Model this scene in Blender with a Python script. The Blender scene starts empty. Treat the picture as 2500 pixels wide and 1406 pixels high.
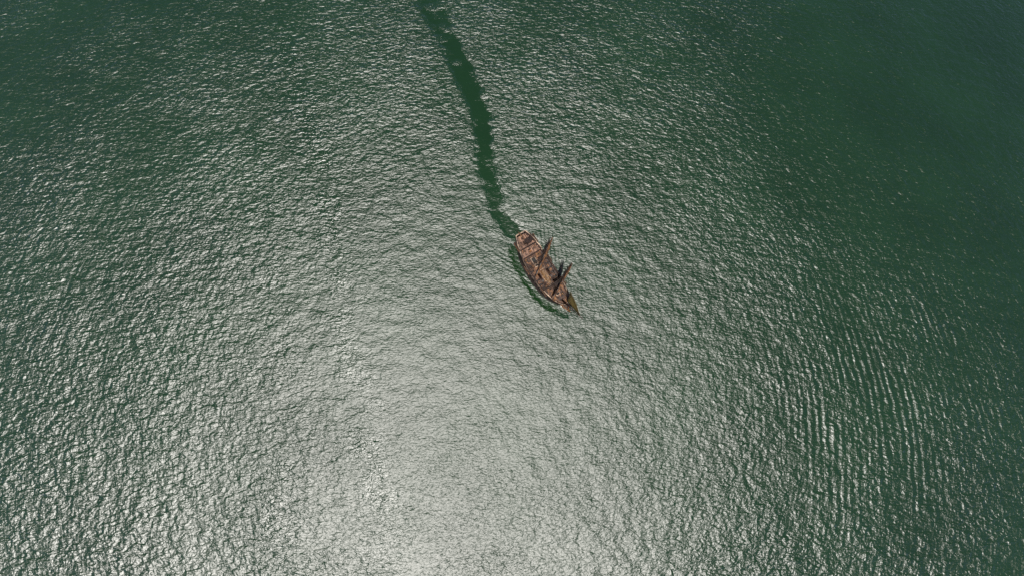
import bpy, math, random
import numpy as np
from mathutils import Vector, Matrix
random.seed(4); rng = np.random.default_rng(4)
S = bpy.context.scene
C = S.collection

# ------------------------------------------------------------ camera
CAM_H = 140.0
cam_d = bpy.data.cameras.new('camera'); cam = bpy.data.objects.new('camera', cam_d); C.objects.link(cam)
cam_d.sensor_width = 36.0; cam_d.sensor_fit = 'HORIZONTAL'
cam_d.lens = 36.0 * 850.0 / 2500.0
cam_d.clip_start = 1.0; cam_d.clip_end = 40000.0
down = Vector((-45, -207, -850)).normalized()          # straight down, in camera axes
wz = -down
wy = (Vector((0, 1, 0)) - wz * wz.y).normalized()
wx = wy.cross(wz)
cam.matrix_world = Matrix.Translation((0, 0, CAM_H)) @ Matrix((wx, wy, wz)).to_4x4()
S.camera = cam

# ------------------------------------------------------------ sky, sun, exposure
SUN_EL = math.radians(69.0)
SUN_AZ = math.atan2(-0.34, -0.94)                       # azimuth of the sun as atan2(x, y)
w = bpy.data.worlds.new('World'); S.world = w; w.use_nodes = True
wn = w.node_tree.nodes; wl = w.node_tree.links
sky = wn.new('ShaderNodeTexSky'); sky.sky_type = 'NISHITA'; sky.sun_disc = False
sky.sun_elevation = SUN_EL; sky.sun_rotation = SUN_AZ
sky.air_density = 0.45; sky.dust_density = 1.2; sky.ozone_density = 0.5
bg = wn['Background']; bg.inputs['Strength'].default_value = 0.05
wl.new(sky.outputs['Color'], bg.inputs['Color'])
sun_d = bpy.data.lights.new('sun', 'SUN'); sun = bpy.data.objects.new('sun', sun_d); C.objects.link(sun)
sun_d.energy = 5.0; sun_d.angle = math.radians(0.53); sun_d.color = (1.0, 0.955, 0.90)
sdir = Vector((math.sin(SUN_AZ) * math.cos(SUN_EL), math.cos(SUN_AZ) * math.cos(SUN_EL), math.sin(SUN_EL)))
sun.rotation_euler = sdir.to_track_quat('Z', 'Y').to_euler()
sun.location = (-60, -100, 200)
S.view_settings.view_transform = 'Standard'; S.view_settings.look = 'None'
S.view_settings.gamma = 1.0; S.view_settings.use_curve_mapping = False
S.view_settings.exposure = 1.08
S.cycles.use_denoising = False

# ------------------------------------------------------------ helpers
def nmat(name, rough=0.6, spec=0.5):
    m = bpy.data.materials.new(name); m.use_nodes = True
    b = m.node_tree.nodes['Principled BSDF']
    b.inputs['Roughness'].default_value = rough
    b.inputs['Specular IOR Level'].default_value = spec
    return m, m.node_tree.nodes, m.node_tree.links, b

def mottled(name, c1, c2, scale, rough=0.65, bump=0.02, stretch=(1, 1, 1), spec=0.4, c3=None):
    m, n, l, b = nmat(name, rough, spec)
    tc = n.new('ShaderNodeTexCoord'); mp = n.new('ShaderNodeMapping'); mp.inputs['Scale'].default_value = stretch
    l.new(tc.outputs['Object'], mp.inputs['Vector'])
    t = n.new('ShaderNodeTexNoise'); t.inputs['Scale'].default_value = scale; t.inputs['Detail'].default_value = 6
    t.inputs['Roughness'].default_value = 0.65
    l.new(mp.outputs[0], t.inputs['Vector'])
    r = n.new('ShaderNodeValToRGB')
    r.color_ramp.elements[0].position = 0.38; r.color_ramp.elements[0].color = (*c1, 1)
    r.color_ramp.elements[1].position = 0.64; r.color_ramp.elements[1].color = (*c2, 1)
    if c3:
        e = r.color_ramp.elements.new(0.52); e.color = (*c3, 1)
    l.new(t.outputs['Fac'], r.inputs['Fac']); l.new(r.outputs['Color'], b.inputs['Base Color'])
    bp = n.new('ShaderNodeBump'); bp.inputs['Distance'].default_value = bump; bp.inputs['Strength'].default_value = 0.8
    l.new(t.outputs['Fac'], bp.inputs['Height']); l.new(bp.outputs['Normal'], b.inputs['Normal'])
    return m

class MB:
    def __init__(s): s.v = []; s.f = []
    def add(s, vs, fs):
        o = len(s.v); s.v += [tuple(p) for p in vs]; s.f += [tuple(i + o for i in f) for f in fs]; return s
    def box(s, c, d, rz=0.0, taper=1.0, rx=0.0):
        x, y, z = (k / 2 for k in d); R = Matrix.Rotation(rz, 3, 'Z') @ Matrix.Rotation(rx, 3, 'X')
        vs = []
        for sz in (-1, 1):
            k = 1.0 if sz < 0 else taper
            for sx, sy in ((-1, -1), (1, -1), (1, 1), (-1, 1)):
                p = R @ Vector((sx * x * k, sy * y * k, sz * z)); vs.append((p.x + c[0], p.y + c[1], p.z + c[2]))
        return s.add(vs, [(3, 2, 1, 0), (4, 5, 6, 7), (0, 1, 5, 4), (1, 2, 6, 5), (2, 3, 7, 6), (3, 0, 4, 7)])
    def tube(s, pts, rad, n=8, flat=1.0):
        pts = [Vector(p) for p in pts]; k = len(pts)
        if not hasattr(rad, '__len__'): rad = [rad] * k
        vs = []; fs = []
        t0 = (pts[1] - pts[0]).normalized()
        u = t0.cross(Vector((0, 0, 1)))
        if u.length < 0.05: u = t0.cross(Vector((1, 0, 0)))
        u.normalize()
        for i, p in enumerate(pts):
            t = (pts[min(i + 1, k - 1)] - pts[max(i - 1, 0)]).normalized()
            u = (u - t * u.dot(t)).normalized(); q = t.cross(u)
            for j in range(n):
                a = 2 * math.pi * j / n
                vs.append(p + (u * math.cos(a) + q * math.sin(a) * flat) * rad[i])
        for i in range(k - 1):
            for j in range(n):
                fs.append((i * n + j, i * n + (j + 1) % n, (i + 1) * n + (j + 1) % n, (i + 1) * n + j))
        fs.append(tuple(range(n - 1, -1, -1))); fs.append(tuple((k - 1) * n + j for j in range(n)))
        return s.add(vs, fs)
    def build(s, name, mat, parent=None, smooth=False):
        me = bpy.data.meshes.new(name); me.from_pydata(s.v, [], s.f); me.validate(); me.update()
        o = bpy.data.objects.new(name, me); C.objects.link(o)
        if mat: me.materials.append(mat)
        if smooth: me.polygons.foreach_set('use_smooth', [True] * len(me.polygons))
        if parent: o.parent = parent
        return o

def empty(name, loc=(0, 0, 0), rz=0.0):
    o = bpy.data.objects.new(name, None); C.objects.link(o); o.location = loc; o.rotation_euler = (0, 0, rz); return o
def tag(o, label, cat, group=None):
    o['label'] = label; o['category'] = cat
    if group: o['group'] = group
    return o
def copy_tree(o, parent=None):
    c = o.copy(); C.objects.link(c)
    if parent: c.parent = parent; c.matrix_parent_inverse = o.matrix_parent_inverse
    for ch in o.children: copy_tree(ch, c)
    return c

# ------------------------------------------------------------ the sea
SHIP = Vector((19.7, 40.35, 0.0)); HEAD = math.radians(-58.8)
hx, hy = math.cos(HEAD), math.sin(HEAD)

def axis(lo, hi, bands, coarse, far):
    """coordinates with fine spacing in the bands and growing spacing out to the horizon"""
    xs = [lo]
    while xs[-1] < hi:
        x = xs[-1]; d = coarse
        for a, b, fine in bands:
            g = max(a - x, x - b, 0.0); d = min(d, fine + 0.05 * g)
        xs.append(x + d)
    d = coarse; left = [lo]; right = [xs[-1]]
    while right[-1] < far:
        d *= 1.25; right.append(right[-1] + d); left.append(left[-1] - d)
    return np.array(left[:0:-1] + xs + right[1:])
gx = axis(-250, 320, [(-32, 48, 0.33)], 1.0, 16000)
gy = axis(-90, 215, [(14, 92, 0.33)], 1.0, 16000)
X, Y = np.meshgrid(gx, gy)
Zw = np.zeros_like(X)
R0 = np.hypot(X, Y)
near = np.clip((420 - R0) / 150, 0, 1)
# wind sea: many small trains of waves
for i in range(46):
    lam = 3.2 * (10.0 / 3.2) ** rng.random(); k = 2 * math.pi / lam
    th = math.radians(75) + rng.normal(0, 0.75)
    sl = 0.011
    Zw += near * sl / k * np.sin(k * (X * math.cos(th) + Y * math.sin(th)) + rng.random() * 6.28)
# rings spreading from under the aircraft's downwash, strongest to the east
TH = np.arctan2(Y, X)
ringmask = np.clip((R0 - 85) / 45, 0, 1) * np.clip((260 - R0) / 110, 0, 1)
east = np.exp(-((TH + 0.05) / 0.30) ** 2)
wob = 1.2 * np.sin(3 * TH + 1) + 0.8 * np.sin(7 * TH + 2) + 0.5 * np.sin(17 * TH)
amp = np.clip(0.55 + 0.30 * np.sin(R0 / 11.0 + 5 * TH) * np.cos(9 * TH + R0 / 23.0) + 0.35 * np.sin(R0 / 17.0 - 13 * TH + 1.0) * np.sin(21 * TH + R0 / 9.0), 0, 1.2)
ringw = ringmask * (0.05 + 0.95 * east) * amp
# ship frame: a along the heading, s to port
A = (X - SHIP.x) * hx + (Y - SHIP.y) * hy
Sd = -(X - SHIP.x) * hy + (Y - SHIP.y) * hx
def kelvin(a0, side, amp0, lam, ang, ln, spread):
    global Zw
    back = a0 - A                      # distance astern of the bow
    out = Sd * side
    k = 2 * math.pi / lam
    u = out * math.cos(ang) - back * math.sin(ang)      # across the crests
    v = out * math.sin(ang) + back * math.cos(ang)      # along the crests
    env = np.exp(-(u / spread) ** 2) * np.exp(-np.maximum(v, 0) / ln) * np.clip((v + 1) / 3, 0, 1) * (out > 2.0)
    Zw += amp0 * env * np.cos(k * u)
for side in (-1, 1):
    for j, a0 in enumerate((15.0, 11.0, 7.0, 3.0)):
        kelvin(a0, side, 0.10, 1.6, math.radians(27), 22.0, 4.0)
# bow wave hugging the hull
Zw += 0.35 * np.exp(-((A - 15.5) / 2.2) ** 2) * np.exp(-(np.abs(Sd) / 2.8) ** 2)

# the wake: smooth water left astern, along the course the ship has made
WK = np.array([(11.3, 54.5), (8.2, 60.1), (5.0, 65.5), (1.8, 71.6), (-1.6, 81), (-3.7, 91.8), (-4.6, 102), (-4.8, 113.2), (-8.8, 127), (-14.9, 143), (-24, 165), (-38, 195), (-60, 240)])
WW = np.array([2.6, 2.7, 2.9, 3.1, 3.4, 3.7, 4.2, 5.0, 6.5, 8.0, 10, 12, 15])
SK = [np.array([(-100, 150), (-88, 120), (-81.7, 104.6), (-75, 85), (-70.8, 70.6), (-62, 34.6), (-54.4, 5.3), (-46, -25), (-39.8, -44.6), (-34, -70), (-28, -100)]),
      np.array([(-104, 95), (-96, 62), (-90.7, 44.8), (-81.1, 10.2), (-85.3, -12.2), (-76.9, -30.4), (-70, -70)])]
def dist_line(P, Wd=None):
    best = np.full(X.shape, 1e9); wd = np.ones(X.shape)
    for i in range(len(P) - 1):
        p, q = P[i], P[i + 1]; d = q - p
        t = np.clip(((X - p[0]) * d[0] + (Y - p[1]) * d[1]) / (d @ d), 0, 1)
        r = np.hypot(X - p[0] - t * d[0], Y - p[1] - t * d[1])
        m = r < best; best = np.where(m, r, best)
        if Wd is not None: wd = np.where(m, Wd[i] + t * (Wd[i + 1] - Wd[i]), wd)
    return best, wd
def lump(scale, seed, n=24):
    g = np.random.default_rng(seed); o = np.zeros(X.shape)
    for i in range(n):
        th = g.random() * 6.28; k = 2 * math.pi / (scale * (0.5 + 1.3 * g.random()))
        o += np.sin(k * (X * math.cos(th) + Y * math.sin(th)) + g.random() * 6.28)
    return o / math.sqrt(n / 2)
dw, ww = dist_line(WK, WW)
calm = np.clip(1.0 - (dw + 0.55 * lump(6, 11) - 0.3 * ww) / 6.5, 0, 1)
calm = calm * calm * (3 - 2 * calm)
hb = np.interp((A + 16.9) / 33.8, [-.1, 0, .10, .23, .40, .55, .72, .85, .97, 1.0, 1.12], [0, 2.4, 3.7, 4.6, 5.05, 5.15, 4.75, 3.75, 1.65, .5, 0])
lee = np.clip(1 - (-Sd - 1.07 * hb - 0.7 - 0.2 * lump(4, 21)) / 3.6, 0, 1) * (Sd < 0) * np.clip((A + 19) / 4, 0, 1) * np.clip((24 - A) / 5, 0, 1)
fade = np.clip((340 - Y) / 220, 0.0, 1)
calm *= fade * np.clip(0.85 + 0.12 * lump(9, 12), 0, 1)
calm = np.maximum(calm, 0.95 * lee)
d1, _ = dist_line(SK[0]); d2, _ = dist_line(SK[1])
slick = np.exp(-((d1 + 2.0 * lump(9, 13)) / 5.0) ** 2) * np.clip(0.75 + 0.35 * lump(22, 14), 0, 1)
slick = np.maximum(slick, 0.55 * np.exp(-((d2 + 2.5 * lump(11, 15)) / 5.0) ** 2) * np.clip(0.5 + 0.5 * lump(20, 16), 0, 1))
gust = np.clip(0.5 + 0.28 * lump(60, 17) + 0.18 * lump(25, 18), 0, 1)
ne = np.exp(-((TH - 0.55) / 0.38) ** 2) * np.clip((R0 - 90) / 110, 0, 1)      # sheltered water to the north-east
nw = 0.6 * np.exp(-((TH - 2.45) / 0.35) ** 2) * np.clip((R0 - 110) / 90, 0, 1)
gust = np.clip(0.35 + 0.65 * gust * (1 - 0.7 * ne) - 0.45 * ne - 0.7 * nw - 0.12, -0.45, 1)
Zw *= (1 - 0.85 * calm)
ny, nx = X.shape
verts = np.stack([X, Y, Zw], -1).reshape(-1, 3).astype(np.float32)
ii = np.arange(ny * nx).reshape(ny, nx)
quads = np.stack([ii[:-1, :-1], ii[:-1, 1:], ii[1:, 1:], ii[1:, :-1]], -1).reshape(-1, 4)
me = bpy.data.meshes.new('water')
me.vertices.add(len(verts)); me.vertices.foreach_set('co', verts.ravel())
me.loops.add(quads.size); me.loops.foreach_set('vertex_index', quads.ravel().astype(np.int32))
me.polygons.add(len(quads)); me.polygons.foreach_set('loop_start', np.arange(0, quads.size, 4, dtype=np.int32))
me.polygons.foreach_set('use_smooth', np.ones(len(quads), bool))
me.update(calc_edges=True)
for nm, arr in (('ringw', ringw), ('wob', wob), ('calm', calm), ('slick', slick), ('gust', gust)):
    at = me.attributes.new(nm, 'FLOAT', 'POINT'); at.data.foreach_set('value', arr.ravel().astype(np.float32))
water = bpy.data.objects.new('water', me); C.objects.link(water); water['kind'] = 'structure'

m, n, l, b = nmat('sea_water', 0.3, 1.0)
def N(t, **kw):
    o = n.new(t)
    for k, v in kw.items(): setattr(o, k, v)
    return o
def mth(op, a, bb=None, c=None):
    o = N('ShaderNodeMath', operation=op)
    for i, v in enumerate((a, bb, c)):
        if v is None: continue
        if isinstance(v, (int, float)): o.inputs[i].default_value = v
        else: l.new(v, o.inputs[i])
    return o.outputs[0]
def noise(vec, scale, detail, rough=0.55, dist=0.0):
    t = N('ShaderNodeTexNoise'); t.inputs['Scale'].default_value = scale; t.inputs['Detail'].default_value = detail
    t.inputs['Roughness'].default_value = rough; t.inputs['Distortion'].default_value = dist
    l.new(vec, t.inputs['Vector']); return t.outputs['Fac']
def attr(nm):
    a = N('ShaderNodeAttribute'); a.attribute_name = nm; return a.outputs['Fac']
geo = N('ShaderNodeNewGeometry'); sep = N('ShaderNodeSeparateXYZ'); l.new(geo.outputs['Position'], sep.inputs[0])
px, py = sep.outputs[0], sep.outputs[1]
rad = mth('SQRT', mth('ADD', mth('MULTIPLY', px, px), mth('MULTIPLY', py, py)))
rs = mth('ADD', rad, 25.0)
# cylinder coordinates: noise drawn out along circles round the downwash, no seam
comb = N('ShaderNodeCombineXYZ')
l.new(mth('MULTIPLY', mth('DIVIDE', px, rs), 34.0), comb.inputs[0])
l.new(mth('MULTIPLY', mth('DIVIDE', py, rs), 34.0), comb.inputs[1])
l.new(mth('MULTIPLY', rad, 0.62), comb.inputs[2])
ring1 = noise(comb.outputs[0], 1.0, 2, 0.5)
farm = N('ShaderNodeMapRange'); farm.interpolation_type = 'SMOOTHSTEP'; farm.inputs['From Min'].default_value = 15.0; farm.inputs['From Max'].default_value = 150.0
l.new(rad, farm.inputs['Value']); farm = farm.outputs[0]
flat = N('ShaderNodeCombineXYZ'); l.new(px, flat.inputs[0]); l.new(py, flat.inputs[1])
chv = N('ShaderNodeMapping'); chv.inputs['Rotation'].default_value = (0, 0, math.radians(-12)); chv.inputs['Scale'].default_value = (0.72, 1.35, 1.0)
l.new(flat.outputs[0], chv.inputs['Vector'])
chop = noise(chv.outputs[0], 1.15, 2, 0.5, 0.4)
swell = noise(chv.outputs[0], 0.50, 2, 0.45, 0.6)
big = noise(flat.outputs[0], 0.16, 2, 0.5)
calm_a, slick_a, gust_a = attr('calm'), attr('slick'), attr('gust')
edge = noise(flat.outputs[0], 0.55, 4, 0.65)
cm = N('ShaderNodeMapRange'); cm.interpolation_type = 'SMOOTHSTEP'; cm.inputs['From Min'].default_value = 0.10; cm.inputs['From Max'].default_value = 0.80
l.new(mth('ADD', calm_a, mth('MULTIPLY', mth('SUBTRACT', edge, 0.5), 0.42)), cm.inputs['Value'])
calm_b = mth('MULTIPLY', cm.outputs[0], mth('MINIMUM', mth('MULTIPLY', calm_a, 2.0), 1.0))
live = mth('SUBTRACT', mth('SUBTRACT', 1.0, mth('MULTIPLY', calm_b, 0.72)), mth('MULTIPLY', slick_a, -0.10))
fine = noise(flat.outputs[0], 2.6, 1, 0.5)
h = mth('ADD', mth('MULTIPLY', fine, 0.05), mth('ADD', mth('ADD', mth('MULTIPLY', ring1, mth('MULTIPLY_ADD', farm, 0.30, 0.10)), mth('MULTIPLY', chop, mth('MULTIPLY_ADD', farm, -0.08, 0.36))), mth('ADD', mth('MULTIPLY', big, 0.7), mth('MULTIPLY', swell, mth('MULTIPLY_ADD', farm, 0.52, 0.30)))))
ringa = attr('ringw')
h = mth('MULTIPLY', h, mth('SUBTRACT', 1.0, mth('MULTIPLY', ringa, 0.30)))
wv = mth('SINE', mth('MULTIPLY', mth('ADD', mth('ADD', rad, attr('wob')), mth('MULTIPLY', noise(comb.outputs[0], 0.25, 2), 3.0)), 2 * math.pi / 3.0))
h = mth('ADD', h, mth('MULTIPLY', mth('MULTIPLY', wv, ringa), 0.13))
edg = N('ShaderNodeMapRange'); edg.interpolation_type = 'SMOOTHSTEP'; edg.inputs['From Min'].default_value = 120.0; edg.inputs['From Max'].default_value = 260.0
l.new(rad, edg.inputs['Value'])
h = mth('MULTIPLY', h, mth('SUBTRACT', 1.0, mth('MULTIPLY', edg.outputs[0], 0.35)))
h = mth('MULTIPLY', h, mth('MULTIPLY', live, mth('MULTIPLY_ADD', gust_a, 0.60, 0.68)))
bp = N('ShaderNodeBump'); bp.inputs['Distance'].default_value = 1.0; bp.inputs['Strength'].default_value = 1.0
if 'Filter Width' in bp.inputs: bp.inputs['Filter Width'].default_value = 0.1
l.new(h, bp.inputs['Height']); ro = mth('SUBTRACT', mth('SUBTRACT', mth('SUBTRACT', 0.545, mth('MULTIPLY', farm, 0.075)), mth('MULTIPLY', calm_b, 0.12)), mth('MULTIPLY', slick_a, 0.08))
cr = N('ShaderNodeValToRGB')
cr.color_ramp.elements[0].position = 0.3; cr.color_ramp.elements[0].color = (0.0030, 0.0122, 0.0030, 1)
cr.color_ramp.elements[1].position = 0.7; cr.color_ramp.elements[1].color = (0.0042, 0.0164, 0.0046, 1)
l.new(noise(flat.outputs[0], 0.02, 3), cr.inputs['Fac'])
body = N('ShaderNodeBsdfDiffuse'); l.new(cr.outputs['Color'], body.inputs['Color'])
gl = N('ShaderNodeBsdfGlossy'); gl.distribution = 'BECKMANN'
l.new(ro, gl.inputs['Roughness']); l.new(bp.outputs['Normal'], gl.inputs['Normal'])
fr = N('ShaderNodeFresnel'); fr.inputs['IOR'].default_value = 1.75; l.new(bp.outputs['Normal'], fr.inputs['Normal'])
mixw = N('ShaderNodeMixShader'); l.new(fr.outputs[0], mixw.inputs[0]); l.new(body.outputs[0], mixw.inputs[1]); l.new(gl.outputs[0], mixw.inputs[2])
l.new(mixw.outputs[0], n['Material Output'].inputs['Surface']); n.remove(b)
me.materials.append(m)

# ------------------------------------------------------------ ship materials
M_deck = mottled('deck_planks', (0.005, 0.0013, 0.0003), (0.150, 0.066, 0.021), 0.9, 0.6, 0.02, (0.9, 1.5, 1), c3=(0.036, 0.0125, 0.0036))
M_poop = mottled('scrubbed_planks', (0.012, 0.0036, 0.0015), (0.175, 0.095, 0.060), 1.0, 0.6, 0.02, (0.6, 2.2, 1))
M_hull = mottled('black_painted_hull', (0.0025, 0.0018, 0.0014), (0.006, 0.0035, 0.0026), 0.8, 0.6, 0.02, (0.4, 1, 3), 0.15)
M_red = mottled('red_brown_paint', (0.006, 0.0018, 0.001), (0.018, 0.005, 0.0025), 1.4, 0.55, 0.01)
M_rail = mottled('sunlit_cap_rail', (0.02, 0.008, 0.004), (0.34, 0.25, 0.18), 0.35, 0.45, 0.01)  # light wood, with the sun on the rail edges painted into the pale tone
M_spar = mottled('varnished_spar', (0.003, 0.001, 0.0005), (0.012, 0.0036, 0.0013), 1.2, 0.4, 0.01)
M_sail = mottled('furled_canvas', (0.010, 0.003, 0.0008), (0.12, 0.05, 0.011), 1.0, 0.85, 0.06)
M_rope = mottled('tarred_rope', (0.008, 0.004, 0.002), (0.035, 0.016, 0.007), 3.0, 0.8, 0.01)
M_dark = mottled('dark_opening', (0.002, 0.002, 0.002), (0.004, 0.004, 0.003), 2.0, 0.8, 0.01)
M_iron = mottled('black_iron', (0.005, 0.0045, 0.004), (0.014, 0.011, 0.009), 4.0, 0.45, 0.01)
M_gilt = mottled('gilded_wood', (0.06, 0.02, 0.006), (0.22, 0.09, 0.02), 2.0, 0.4, 0.03)
M_boat = mottled('oiled_boat_wood', (0.035, 0.014, 0.004), (0.12, 0.06, 0.014), 2.0, 0.5, 0.02)
M_glass = mottled('stern_glass', (0.01, 0.012, 0.012), (0.03, 0.03, 0.028), 2.0, 0.12, 0.0)
M_jib, jn, jl, jb = nmat('jib_canvas', 0.8, 0.2)
jb.inputs['Base Color'].default_value = (0.10, 0.075, 0.022, 1)
tr = jn.new('ShaderNodeBsdfTranslucent'); tr.inputs['Color'].default_value = (0.11, 0.085, 0.025, 1)
mx = jn.new('ShaderNodeMixShader'); mx.inputs[0].default_value = 0.45
jl.new(jb.outputs[0], mx.inputs[1]); jl.new(tr.outputs[0], mx.inputs[2]); jl.new(mx.outputs[0], jn['Material Output'].inputs['Surface'])

# ------------------------------------------------------------ the ship (x forward, y to port)
L = 33.8; XS, XB = -L / 2, L / 2
ship = tag(empty('sailing_ship', SHIP, HEAD), 'brown wooden three-masted sailing ship with furled sails under way on green sea', 'ship')
TB = [0, .03, .10, .23, .40, .55, .72, .85, .93, .97, 1.0]
HB = [2.35, 2.75, 3.65, 4.55, 5.05, 5.15, 4.75, 3.75, 2.6, 1.65, 0.35]
def halfb(x): return float(np.interp((x - XS) / L, TB, HB))
RX = [-17, -11.3, -10.9, -7.9, -7.5, -2, 4, 7.3, 7.8, 12, 17]
RZ = [8.4, 7.6, 6.9, 6.6, 5.55, 5.3, 5.3, 5.45, 6.3, 6.5, 7.1]
def railz(x): return float(np.interp(x, RX, RZ))
BRK = [(-16.9, -11.1, 6.45), (-11.1, -7.7, 5.15), (-7.7, 7.55, 3.85), (7.55, 16.6, 5.0)]
def deckz(x):
    for a, c, z in BRK:
        if x < c: return z
    return BRK[-1][2]
xs = sorted(set([XS + L * i / 60 for i in range(61)] + [-11.3, -10.9, -7.9, -7.5, 7.3, 7.8] + [XB - .25, XB - .6]))
VL = [0.0, 0.12, 0.3, 0.5, 0.68, 0.84, 1.0]
def section(x, v):
    """half breadth and x of the hull skin at height fraction v (0 below the water, 1 at the rail)"""
    t = (x - XS) / L; bdk = halfb(x)
    fine = 0.93 + 0.14 * (1 - abs(2 * t - 0.95)) if 0 < t < 1 else 0.6
    if t < 0.2: fine *= 0.55 + 0.45 * t / 0.2
    if t > 0.8: fine *= 1 - 0.45 * (t - 0.8) / 0.2
    prof = fine + (1.11 - fine) * math.sin(min(v / 0.68, 1) * math.pi / 2)
    if v > 0.68: prof -= 0.12 * (v - 0.68) / 0.32
    xx = x - (1 - v) ** 1.3 * 2.6 * max(0, (t - 0.75) / 0.25) ** 1.5 + (1 - v) ** 1.2 * 2.2 * max(0, (0.2 - t) / 0.2)
    return xx, bdk * prof
hull = MB(); ring = []
for x in xs:
    zt = railz(x); row = []
    for v in VL[::-1]:
        xx, y = section(x, v); row.append((xx, y, -1.6 + v * (zt + 1.6)))
    row += [(p[0], -p[1], p[2]) for p in row[::-1]]
    ring.append(row)
nr = len(ring[0]); hv = [p for r in ring for p in r]; hf = []
for i in range(len(xs) - 1):
    for j in range(nr - 1):
        hf.append((i * nr + j, (i + 1) * nr + j, (i + 1) * nr + j + 1, i * nr + j + 1))
hf.append(tuple(range(nr))); hf.append(tuple((len(xs) - 1) * nr + j for j in range(nr - 1, -1, -1)))
hull_o = hull.add(hv, hf).build('hull', M_hull, ship)
# inner bulwarks and cap rail
TH_B = 0.28
for side in (1, -1):
    bw = MB(); cp = MB(); vb = []; vc = []
    for x in xs:
        xx, y = section(x, 1.0); y -= 0.0; yi = max(y - TH_B, 0.03); z = railz(x)
        vb += [(xx, side * yi, z), (xx, side * yi, deckz(x) - 1.4)]
        vc += [(xx, side * (y + .06), z), (xx, side * (y + .06), z + .13), (xx, side * max(yi - .04, .01), z + .13), (xx, side * max(yi - .04, .01), z)]
    k = len(xs)
    bw.add(vb, [(2 * i, 2 * i + 1, 2 * i + 3, 2 * i + 2) for i in range(k - 1)])
    cf = []
    for i in range(k - 1):
        for j in range(4): cf.append((4 * i + j, 4 * i + (j + 1) % 4, 4 * i + 4 + (j + 1) % 4, 4 * i + 4 + j))
    cf += [(0, 1, 2, 3), (4 * k - 4, 4 * k - 3, 4 * k - 2, 4 * k - 1)]
    cp.add(vc, cf)
    bw.build('bulwark', M_red, ship); cp.build('cap_rail', M_rail, ship)
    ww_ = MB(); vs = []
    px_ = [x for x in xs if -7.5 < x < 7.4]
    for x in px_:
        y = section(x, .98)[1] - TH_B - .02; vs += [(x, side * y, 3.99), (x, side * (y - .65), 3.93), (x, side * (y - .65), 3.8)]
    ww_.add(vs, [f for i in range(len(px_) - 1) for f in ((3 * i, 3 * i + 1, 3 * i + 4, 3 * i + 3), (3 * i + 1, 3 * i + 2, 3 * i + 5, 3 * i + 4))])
    ww_.build('dark_edge_strip', M_red, ship)  # dark strip added along the deck edge to widen the bulwark's dark band
    # wale and rubbing strakes
    for v, r_ in ((0.60, 0.11), (0.74, 0.08)):
        MB().tube([(section(x, v)[0], side * (section(x, v)[1] + .02), -1.6 + v * (railz(x) + 1.6)) for x in xs if -7.4 < x < 7.2], r_, 6).build('wale', M_spar, hull_o)
    # gun ports
    for gx_ in (-3.6, -1.5, 0.6, 2.7, 4.8, 6.7):
        xx, y = section(gx_, 0.86)
        MB().box((xx, side * (y + .0), 4.55), (.95, .16, .8)).build('gunport_lid', M_red, hull_o)
# taffrail across the stern
MB().box((XS + .05, 0, railz(XS) + .07), (.42, 2 * halfb(XS) * .99 - .4, .13)).build('taffrail', M_rail, ship)
st = MB().box((XS - .08, 0, 6.5), (.16, 4.3, 1.5)).build('stern_gallery', M_gilt, ship)
for i in range(5): MB().box((XS - .19, -1.7 + .85 * i, 6.5), (.07, .6, .95)).build('stern_window', M_glass, st)
for side in (1, -1):
    q = MB(); q.box((XS + 2.6, side * (halfb(XS + 2.6) + .25), 5.9), (2.6, .8, 1.5), side * -.24, .86)
    q = q.build('quarter_gallery', M_spar, ship)
    for i in range(3): MB().box((XS + 1.9 + .75 * i, side * (halfb(XS + 1.9 + .75 * i) + .63), 5.95), (.5, .12, .8), side * -.24).build('gallery_window', M_gilt, q)
# decks
names = ['poop_deck', 'quarterdeck', 'main_deck', 'forecastle_deck']
decks = {}
for (a, c, z), nm in zip(BRK, names):
    pts = [x for x in xs if a + .05 < x < c - .05]; pts = [a] + pts + [c]
    vs = []
    for x in pts:
        y = max(section(x, .98)[1] - TH_B - .01, .05); vs += [(x, y, z), (x, -y, z)]
    d = MB().add(vs, [(2 * i, 2 * i + 1, 2 * i + 3, 2 * i + 2) for i in range(len(pts) - 1)])
    decks[nm] = d.build(nm, M_poop if nm in ('poop_deck', 'quarterdeck') else M_deck, ship)
# breaks between decks, with beam and rail
def deck_break(x, zlo, zhi, face):
    y = halfb(x) - TH_B - .02
    bk = MB().box((x, 0, (zlo + zhi) / 2 - .02), (.10, 2 * y, zhi - zlo - .03)).build('bulkhead', M_red, ship)
    MB().box((x + face * .12, 0, zhi + .02), (.34, 2 * y - .02, .16)).build('beam', M_spar, bk)  # made dark and wide to paint in the shadow line of the step
    r = MB(); r.box((x + face * .12, 0, zhi + .95), (.16, 2 * y - .1, .12))
    nb = 11
    for i in range(nb): r.box((x + face * .12, -y + .25 + (2 * y - .5) * i / (nb - 1), zhi + .50), (.10, .12, .80))
    r.build('balustrade', M_spar, bk)  # dark tone adds to the painted shadow line at the break
    for s in (-1, 1):
        ld = MB()
        for i in range(5): ld.box((x + face * (.35 + .22 * i), s * (y - 1.1), zhi - .12 - (zhi - zlo) * i / 5), (.26, .9, .06))
        ld.build('companion_ladder', M_deck, bk)
deck_break(-11.1, 5.15, 6.45, 1); deck_break(-7.7, 3.85, 5.15, 1); deck_break(7.55, 3.85, 5.0, -1)

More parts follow.
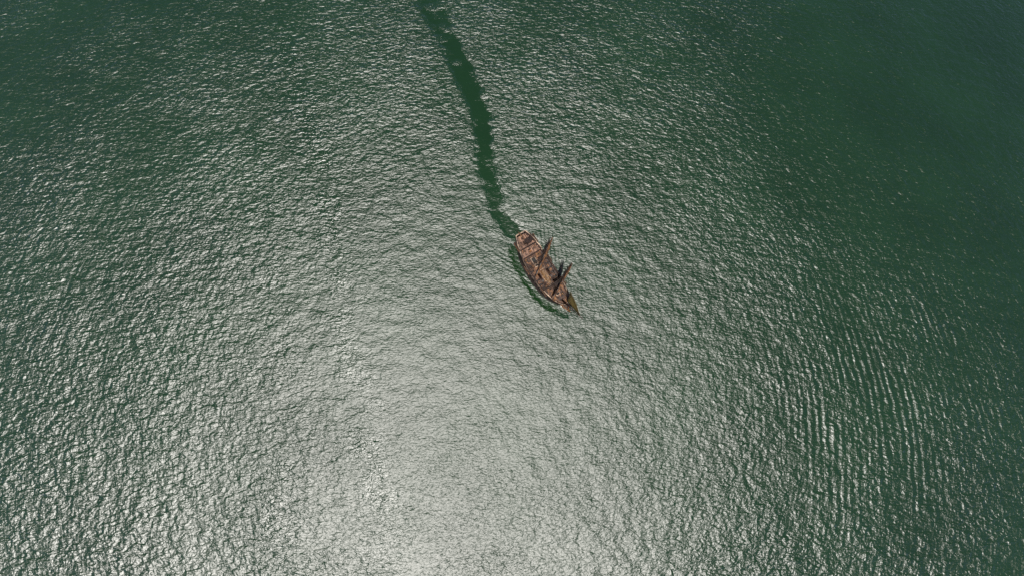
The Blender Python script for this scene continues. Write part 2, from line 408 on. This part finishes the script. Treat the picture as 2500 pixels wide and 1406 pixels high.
# hatches and deck fittings
def coaming(name, c, d, z, mat=M_rail, fill=M_dark, bars=0):
    o = MB(); hx_, hy_ = d[0] / 2, d[1] / 2; t = .2
    o.box((c[0] - hx_, c[1], z + .22), (t, d[1] + t, .44)); o.box((c[0] + hx_, c[1], z + .22), (t, d[1] + t, .44))
    o.box((c[0], c[1] - hy_, z + .21), (d[0] - t - .01, t, .42)); o.box((c[0], c[1] + hy_, z + .21), (d[0] - t - .01, t, .42))
    o = o.build(name, mat, ship)
    MB().box((c[0], c[1], z + .06), (d[0] - t, d[1] - t, .10)).build('hatch_well', fill, o)
    if bars:
        g = MB()
        for i in range(bars): g.box((c[0] - hx_ + d[0] * (i + .5) / bars, c[1], z + .34), (.10, d[1] - t - .02, .08))
        g.build('grating', M_spar, o)
    return o
coaming('main_hatch', (-5.1, -.35), (2.9, 1.9), 3.85)
coaming('after_hatch', (-2.9, -.5), (1.0, 1.7), 3.85, bars=5)
coaming('fore_hatch', (11.4, .0), (1.3, 1.5), 5.0, bars=6)
sk = MB().box((-13.1, 0, 6.45 + .35), (1.7, 1.5, .7), 0, .72).build('skylight', M_spar, ship)
for s in (-1, 1): MB().box((-13.1, s * .52, 6.45 + .46), (1.1, .06, .4), 0, 1, s * .5).build('skylight_pane', M_glass, sk)
MB().box((-15.2, 0, 6.45 + .3), (.9, 1.1, .6), 0, .85).build('flag_locker', M_red, ship)
wh = MB()
for a in range(16):
    p0 = 2 * math.pi * a / 16; p1 = 2 * math.pi * (a + 1) / 16
    wh.tube([(-9.9, .62 * math.cos(p0), 6.1 + .62 * math.sin(p0)), (-9.9, .62 * math.cos(p1), 6.1 + .62 * math.sin(p1))], .05, 5)
for a in range(8):
    p0 = 2 * math.pi * a / 8; wh.tube([(-9.9, 0, 6.1), (-9.9, .85 * math.cos(p0), 6.1 + .85 * math.sin(p0))], .035, 5)
wh.box((-9.9, .0, 5.5), (.5, .5, .7)); wh.build('steering_wheel', M_spar, ship)
MB().box((-8.9, 0, 5.15 + .55), (.55, .9, 1.1), 0, .85).build('binnacle', M_gilt, ship)
cpst = MB().tube([(-1.2, 0, 3.85), (-1.2, 0, 4.1), (-1.2, 0, 4.5), (-1.2, 0, 4.75), (-1.2, 0, 4.95)], [.55, .38, .34, .55, .55], 12)
cpst.build('capstan', M_spar, ship)
for x, y in ((8.6, 1.5), (8.6, -1.5), (13.0, .9), (13.0, -.9), (14.3, .45), (14.3, -.45)):
    MB().box((x, y, 5.45), (.32, .32, .9), 0, .85).box((x, y, 5.7), (.2, .75, .16)).build('mooring_bitt', M_spar, ship)
for x, z in ((-.4, 3.85), (7.0, 3.85)):
    f = MB()
    for s in (-1, 1): f.box((x, s * 1.3, z + .5), (.22, .22, 1.0))
    f.box((x, 0, z + 1.0), (.26, 3.3, .14)); f.build('fife_rail', M_rail, ship)
bel = MB()
for s in (-1, 1): bel.box((7.95, s * .4, 5.9), (.14, .14, 1.7))
bel.box((7.95, 0, 6.8), (.5, 1.2, .14)); bel = bel.build('belfry', M_spar, ship)
MB().tube([(7.95, 0, 6.7), (7.95, 0, 6.5), (7.95, 0, 6.25)], [.08, .2, .3], 10).build('bell', M_gilt, bel)

for s in (-1, 1):
    for k_ in range(3): MB().tube([(.3, s * (1.75 + .34 * k_), 4.15 + .02 * k_), (6.3, s * (1.65 + .34 * k_), 4.15)], [.17, .11], 7).build('spare_spar', M_spar, ship, True)
    for x in np.arange(-6.9, 7.2, 1.05):
        yy = section(float(x), .95)[1] - TH_B - .18
        MB().tube([(x - .18, s * yy, 4.95), (x, s * (yy - .05), 4.62), (x + .18, s * yy, 4.95)], [.06, .13, .06], 6).build('rope_coil', M_rope, ship)
    for x in (-15.6, -14.2, -12.6, -10.2, -8.8):
        yy = section(x, .95)[1] - TH_B - .25
        MB().box((x, s * yy, deckz(x) + .35), (.8, .4, .7)).build('deck_locker', M_red, ship)
    MB().tube([(x, s * (section(x, 1)[1] - .14), railz(x) + .32 + .05 * math.sin(3 * x)) for x in np.linspace(-7.0, 7.0, 25)], .2, 6).build('hammock_roll', M_red, ship)
for x, y, a in ((-4.0, 2.6, .3), (-6.3, .9, 1.0), (-3.2, -2.9, -.4), (10.6, 2.2, .2), (12.2, -.9, .5), (-9.6, 2.4, .1), (-10.2, -1.7, .6)):
    z = deckz(x); c_ = MB()
    for k_ in range(3): c_.tube([(x + (.42 - .1 * k_) * math.cos(t_ * .5236), y + (.42 - .1 * k_) * math.sin(t_ * .5236), z + .06 + .1 * k_) for t_ in range(13)], .07, 5)
    c_.build('rope_coil', M_rope, ship)
# head: bowsprit, jib boom, rails, figurehead
BW0, BW1, BW2 = Vector((14.6, 0, 5.6)), Vector((20.4, 0, 10.3)), Vector((25.2, 0, 15.0))
bsp = MB().tube([BW0, BW1], [.42, .30], 10).build('bowsprit', M_spar, ship, True)
MB().tube([BW1 - (BW2 - BW1) * .3 + Vector((0, 0, .3)), BW2], [.2, .10], 8).build('jib_boom', M_spar, bsp, True)
MB().box((BW1.x - .1, 0, BW1.z + .05), (.3, .75, .8)).build('mast_cap', M_iron, bsp)
MB().tube([(19.6, -3.0, 9.2), (19.6, 0, 9.1), (19.6, 3.0, 9.2)], [.07, .13, .07], 6).build('spritsail_yard', M_spar, bsp)
MB().tube([BW1, (20.6, 0, 7.0)], [.1, .06], 6).build('dolphin_striker', M_spar, bsp)
for s in (-1, 1):
    hd = MB()
    for z0, z1, y0 in ((5.9, 5.6, 1.2), (4.9, 4.9, 1.5)):
        hd.tube([(15.4, s * y0, z0), (17.4, s * y0 * .7, z0 - .5), (19.3, s * .18, z1)], [.12, .10, .08], 6)
    hd.build('head_rail', M_gilt, ship)
    MB().tube([(14.2, s * 2.0, 6.3), (15.6, s * 3.3, 6.9)], [.18, .15], 6).build('cathead', M_spar, ship)
    MB().box((12.9, s * (halfb(12.9) - .05), 6.75), (1.2, .35, .7), s * -.35).build('hammock_netting', M_sail, ship)
MB().add([(16.6, -.16, 1.0), (16.6, .16, 1.0), (16.9, .16, 5.3), (16.9, -.16, 5.3), (19.5, -.08, 5.2), (19.5, .08, 5.2), (17.6, .1, 2.4), (17.6, -.1, 2.4)],
         [(0, 3, 2, 1), (0, 7, 4, 3), (1, 2, 5, 6), (3, 4, 5, 2), (7, 6, 5, 4), (0, 1, 6, 7)]).build('beakhead', M_red, ship)
MB().tube([(19.0, 0, 4.6), (19.4, 0, 5.1), (19.8, 0, 5.7), (20.0, 0, 6.1), (20.1, 0, 6.35)], [.28, .36, .30, .20, .10], 10).build('figurehead', M_gilt, ship, True)
hg = MB()
for i in range(7): hg.box((15.9 + .42 * i, 0, 5.25), (.10, 2.0 - .27 * i, .08))
hg.build('head_grating', M_deck, ship)

# masts
BR = math.radians(33.0)              # yards braced round
bd = Vector((-math.sin(BR), math.cos(BR), 0))
def lumpy(p, q, r, n=15):
    pts = []; rr = []
    for i in range(n):
        t = i / (n - 1); e = (1 - abs(2 * t - 1) ** 4)
        pts.append(Vector(p).lerp(Vector(q), t) + Vector((random.uniform(-.04, .04), 0, random.uniform(-.03, .05))))
        rr.append(r * (.25 + .75 * e) * random.uniform(.8, 1.2))
    return pts, rr
def mast(name, x, z0, segs, yards, top_z, xt_z, chan, sh_z, rake=0.02):
    def mp(z): return Vector((x - rake * (z - z0), 0, z))
    a, bb, r0, r1 = segs[0]
    root = MB().tube([mp(a - .6), mp((a + bb) / 2), mp(bb)], [r0, r0 * .96, r1], 12).build(name, M_spar, ship, True)
    for (a, bb, r0, r1), nm in zip(segs[1:], ('topmast', 'topgallant_mast')):
        MB().tube([mp(a) + Vector((.3, 0, 0)), mp(bb) + Vector((.3, 0, 0))], [r0, r1], 10).build(nm, M_spar, root, True)
    p = mp(top_z)
    MB().add([(p.x - .9, -1.5, p.z), (p.x - .9, 1.5, p.z), (p.x + .6, 1.5, p.z), (p.x + 1.3, .7, p.z), (p.x + 1.3, -.7, p.z), (p.x + .6, -1.5, p.z)] +
             [(p.x - .9, -1.5, p.z + .16), (p.x - .9, 1.5, p.z + .16), (p.x + .6, 1.5, p.z + .16), (p.x + 1.3, .7, p.z + .16), (p.x + 1.3, -.7, p.z + .16), (p.x + .6, -1.5, p.z + .16)],
             [(5, 4, 3, 2, 1, 0), (6, 7, 8, 9, 10, 11)] + [(i, (i + 1) % 6, 6 + (i + 1) % 6, 6 + i) for i in range(6)]).build('top_platform', M_spar, root)
    if xt_z:
        p = mp(xt_z); c = MB(); c.box((p.x + .1, 0, p.z), (.16, 2.1, .12)); c.box((p.x + .7, 0, p.z), (.16, 1.6, .12)); c.box((p.x + .35, .3, p.z - .12), (1.6, .14, .12))
        c.build('crosstrees', M_spar, root)
    for z, ln, r, sr in yards:
        c = mp(z) + Vector((.75, 0, 0))
        y = MB().tube([c - bd * ln / 2, c - bd * ln / 4, c, c + bd * ln / 4, c + bd * ln / 2], [r * .45, r * .85, r, r * .85, r * .45], 8).build('yard', M_spar, root, True)
        o = Vector((.12 + sr * .9, 0, r * .5))
        pts, rr = lumpy(c - bd * ln * .46 + o, c + bd * ln * .46 + o, sr, 19)
        MB().tube(pts, rr, 8).build('furled_sail', M_sail, root, True)
    for s in (-1, 1):
        y = halfb(x); cb = MB().box((x - .9, s * (y + .35), railz(x) - .7), (4.2, .55, .14)).build('channel', M_spar, root)
        dd = MB()
        for i in range(6): dd.box((x - 2.6 + .66 * i, s * (y + .52), railz(x) - .25), (.24, .14, .8))
        dd.build('deadeyes', M_gilt, cb)
        net = MB(); lines = []
        hp = mp(sh_z)
        for i in range(6):
            lo = Vector((x - 2.6 + .66 * i, s * (y + .50), railz(x) + .1)); hi = Vector((hp.x - .15 + .06 * i, s * .3, sh_z)); lines.append((lo, hi))
            net.tube([lo, hi], .045, 4)
        for j in range(1, 15):
            t = j / 16; net.tube([lines[0][0].lerp(lines[0][1], t), lines[-1][0].lerp(lines[-1][1], t)], .025, 3)
        net.build('shroud_net', M_rope, root)
        if xt_z:
            net = MB(); pt = mp(top_z); px_ = mp(xt_z)
            ls = []
            for i in range(4):
                lo = Vector((pt.x - .7 + .4 * i, s * 1.45, top_z + .1)); hi = Vector((px_.x + .2, s * .2, xt_z)); ls.append((lo, hi)); net.tube([lo, hi], .03, 4)
            for j in range(1, 8): net.tube([ls[0][0].lerp(ls[0][1], j / 8), ls[-1][0].lerp(ls[-1][1], j / 8)], .02, 3)
            net.build('topmast_shroud_net', M_rope, root)
    return root, mp
mainm, mpM = mast('main_mast', -2.1, 3.85, [(3.85, 15.2, .50, .40), (13.2, 25.0, .34, .26), (23.4, 35.5, .24, .10)],
                  [(12.9, 14.6, .30, .34), (19.6, 11.6, .24, .27), (26.0, 8.4, .18, .21), (31.0, 5.6, .14, .15)], 13.9, 24.0, 1, 12.9)
forem, mpF = mast('fore_mast', 9.1, 5.0, [(5.0, 15.2, .48, .38), (13.2, 25.4, .33, .25), (23.8, 38.0, .24, .10)],
                  [(13.0, 13.4, .29, .32), (19.8, 10.8, .23, .26), (26.6, 7.8, .17, .2), (32.6, 5.2, .13, .15)], 13.9, 24.4, 1, 12.6)
mizz, mpZ = mast('mizzen_mast', -11.7, 6.45, [(6.45, 13.6, .32, .25), (12.2, 19.0, .19, .07)], [], 12.4, None, 1, 12.0)
# spanker boom and gaff on the mizzen, canvas stowed between
MB().tube([(-12.1, 0, 8.6), (-15.2, -.5, 8.9), (-18.6, -1.0, 9.2)], [.16, .17, .09], 8).build('spanker_boom', M_spar, mizz, True)
MB().tube([(-12.1, 0, 11.6), (-14.2, -.3, 13.0), (-16.2, -.6, 14.2)], [.12, .12, .07], 8).build('spanker_gaff', M_spar, mizz, True)
pts, rr = lumpy((-12.3, -.02, 8.95), (-17.6, -.85, 9.35), .26, 15)
MB().tube(pts, rr, 8).build('furled_sail', M_sail, mizz, True)

# stays and backstays
def rope(p, q, r=.035, sag=0.0):
    p, q = Vector(p), Vector(q)
    MB().tube([p.lerp(q, t) - Vector((0, 0, sag * 4 * t * (1 - t))) for t in (0, .25, .5, .75, 1)], r, 4).build('stay', M_rope, ship)
HF = mpF(15.0); TF = mpF(25.2) + Vector((.3, 0, 0)); GF = mpF(37.0) + Vector((.3, 0, 0))
HM = mpM(15.0); TM = mpM(24.8) + Vector((.3, 0, 0)); GM = mpM(34.8) + Vector((.3, 0, 0))
rope(BW0 + (BW1 - BW0) * .75, HF, .05); rope(BW1, TF, .05); rope(BW2, GF); rope(BW1.lerp(BW2, .75), TF)
rope((8.0, 0, 5.4), HM, .06); rope(HF, TM, .05); rope(TF, GM)
rope((-2.3, 0, 4.6), mpZ(13.2), .05); rope(HM, mpZ(18.5)); rope((-18.5, -1.0, 9.2), mpZ(18.7), .03)
rope(BW2, (20.6, 0, 7.1), .03); rope((20.6, 0, 7.1), (17.2, 0, 2.2), .03)
for s in (-1, 1):
    rope((6.2, s * halfb(6.2), 5.2), TF, .03); rope((5.6, s * halfb(5.6), 5.2), GF, .03)
    rope((-5.4, s * halfb(-5.4), 5.3), TM, .03); rope((-6.0, s * halfb(-6), 5.3), GM, .03)
    rope(BW2, (15.0, s * 2.2, 6.3), .03)
    for z, ln in ((12.9, 14.6), (19.6, 11.6)):
        e = mpM(z) + Vector((.75, 0, 0)) + bd * s * ln / 2 * .97; rope(e, (-12, s * 1.0, 11.8 if z < 15 else 13.0), .025, .4)
    for z, ln in ((13.0, 13.4), (19.8, 10.8)):
        e = mpF(z) + Vector((.75, 0, 0)) + bd * s * ln / 2 * .97; rope(e, mpM(z + .5), .025, .4)

# jib half hoisted on the fore topmast stay
tk = BW1.lerp(BW2, .75) + Vector((0, 0, .15)); hd_ = tk.lerp(TF, .62); cl = Vector((16.3, .7, 7.9))
vs = []; K = 9
for i in range(K + 1):
    for j in range(K + 1 - i):
        u, v = i / K, j / K
        p = tk * (1 - u - v) + hd_ * u + cl * v
        bel_ = 27 * u * v * (1 - u - v); p += Vector((.3, .9, .1)) * bel_
        vs.append(p)
idx = {}; c_ = 0
for i in range(K + 1):
    for j in range(K + 1 - i): idx[i, j] = c_; c_ += 1
fs = []
for i in range(K):
    for j in range(K - i):
        fs.append((idx[i, j], idx[i + 1, j], idx[i, j + 1]))
        if j < K - i - 1: fs.append((idx[i + 1, j], idx[i + 1, j + 1], idx[i, j + 1]))
jib = MB().add(vs, fs).build('jib_sail', M_jib, ship, True)
sm = jib.modifiers.new('thick', 'SOLIDIFY'); sm.thickness = .03
jib['label'] = 'khaki jib sail half hoisted over the bowsprit'
rope(cl, (12.5, 2.4, 6.4), .03)

# ------------------------------------------------------------ things standing on the deck
def on_ship(o, x, y, z, rz=0.0):
    o.location = (SHIP.x + x * hx - y * hy, SHIP.y + x * hy + y * hx, z); o.rotation_euler = (0, 0, HEAD + rz); return o
# longboat stowed in the waist
lb = empty('longboat')
on_ship(lb, 3.4, -.1, 3.86)
st_ = [(-3.3, .75, .95), (-2.2, 1.05, .82), (-.8, 1.2, .78), (.8, 1.15, .80), (2.0, .85, .9), (2.9, .4, 1.05), (3.4, .04, 1.2)]
def boat_shell(shr, dz):
    vs = []; fs = []
    for x, hb_, z in st_:
        hb2 = max(hb_ - shr, .02)
        for a in range(9):
            t = math.pi * a / 8; vs.append((x * (1 - shr * .1), hb2 * math.cos(t), .25 + dz + (z - .25 - dz) * (1 - math.sin(t) ** .8)))
    for i in range(len(st_) - 1):
        for a in range(8): fs.append((9 * i + a, 9 * i + a + 1, 9 * i + 9 + a + 1, 9 * i + 9 + a))
    fs.append(tuple(range(8, -1, -1)))
    return vs, fs
v1, f1 = boat_shell(0, 0); v2, f2 = boat_shell(.12, .12)
MB().add(v1, f1).build('boat_hull', M_red, lb); MB().add(v2, f2).build('boat_inside', M_boat, lb)
for s in (-1, 1): MB().tube([(x, s * max(hb_ - .05, .03), z + .03) for x, hb_, z in st_], .08, 6).build('gunwale', M_rail, lb)
for x in (-2.3, -1.0, .3, 1.5): MB().box((x, 0, .72), (.30, 2 * np.interp(x, [q[0] for q in st_], [q[1] for q in st_]) - .25, .06)).build('thwart', M_boat, lb)
for x in (-1.8, 1.6): MB().box((x, 0, .14), (.3, 1.9, .28)).build('boat_chock', M_spar, lb)
for s in (-.35, .35): MB().tube([(-3.0, s, .86), (2.4, s * .7, .92)], .06, 6).build('oar', M_rail, lb)
tag(lb, 'open wooden longboat stowed in the ship waist between main mast and foremast', 'boat')

# cannon
def make_cannon():
    r = empty('cannon')
    MB().tube([(0, -1.05, .78), (0, -.98, .78), (0, -.9, .78), (0, -.4, .79), (0, .1, .80), (0, .9, .82), (0, 1.25, .83), (0, 1.35, .83)], [.05, .10, .22, .21, .18, .14, .17, .15], 10).build('barrel', M_iron, r, True)
    cg = MB()
    for s in (-1, 1):
        cg.box((s * .27, -.35, .42), (.12, 1.35, .36)); cg.box((s * .27, .05, .62), (.12, .5, .14))
    cg.box((0, -.3, .32), (.42, 1.2, .1)); cg = cg.build('carriage', M_red, r)
    for y in (-.85, .12):
        for s in (-1, 1): MB().tube([(s * .36, y, .17), (s * .48, y, .17)], .17, 10).build('wheel', M_spar, r)
    return r
proto = make_cannon(); first = True
names_o = ['first', 'second', 'third', 'fourth', 'fifth', 'sixth']
for s in (1, -1):
    for i, x in enumerate((-3.6, -1.5, .6, 2.7, 4.8, 6.7)):
        o = proto if first else copy_tree(proto); first = False
        yy = section(x, .86)[1] - 1.45
        on_ship(o, x, s * yy, 3.855, 0 if s > 0 else math.pi)
        tag(o, '%s deck cannon counted from the stern along the %s bulwark of the ship' % (names_o[i], 'upper right' if s > 0 else 'lower left'), 'cannon', 'deck cannons along the bulwarks')
# casks lashed by the fore hatch and below the quarterdeck break
cask = MB().tube([(0, 0, 0), (0, 0, .25), (0, 0, .5), (0, 0, .75), (0, 0, 1.0)], [.30, .37, .40, .37, .30], 12).build('cask', M_boat, None, True)
for z in (.2, .8): MB().tube([(0, 0, z - .03), (0, 0, z + .03)], .375, 12).build('hoop', M_iron, cask)
spots = [(-6.6, 3.1, 3.86, 'cask nearest the upper right bulwark below the quarterdeck break'), (-6.6, 2.2, 3.86, 'cask standing one in from the upper right bulwark below the quarterdeck'),
         (-6.7, -3.4, 3.86, 'lone cask by the lower left bulwark below the quarterdeck break'), (10.2, -1.6, 5.01, 'cask on the forecastle on the lower left side of the foremast'), (12.4, 1.6, 5.01, 'cask on the forecastle ahead of the foremast, upper right side')]
for i, (x, y, z, lab) in enumerate(spots):
    o = cask if i == 0 else copy_tree(cask); on_ship(o, x, y, z); tag(o, 'brown wooden ' + lab, 'cask', 'casks on deck')
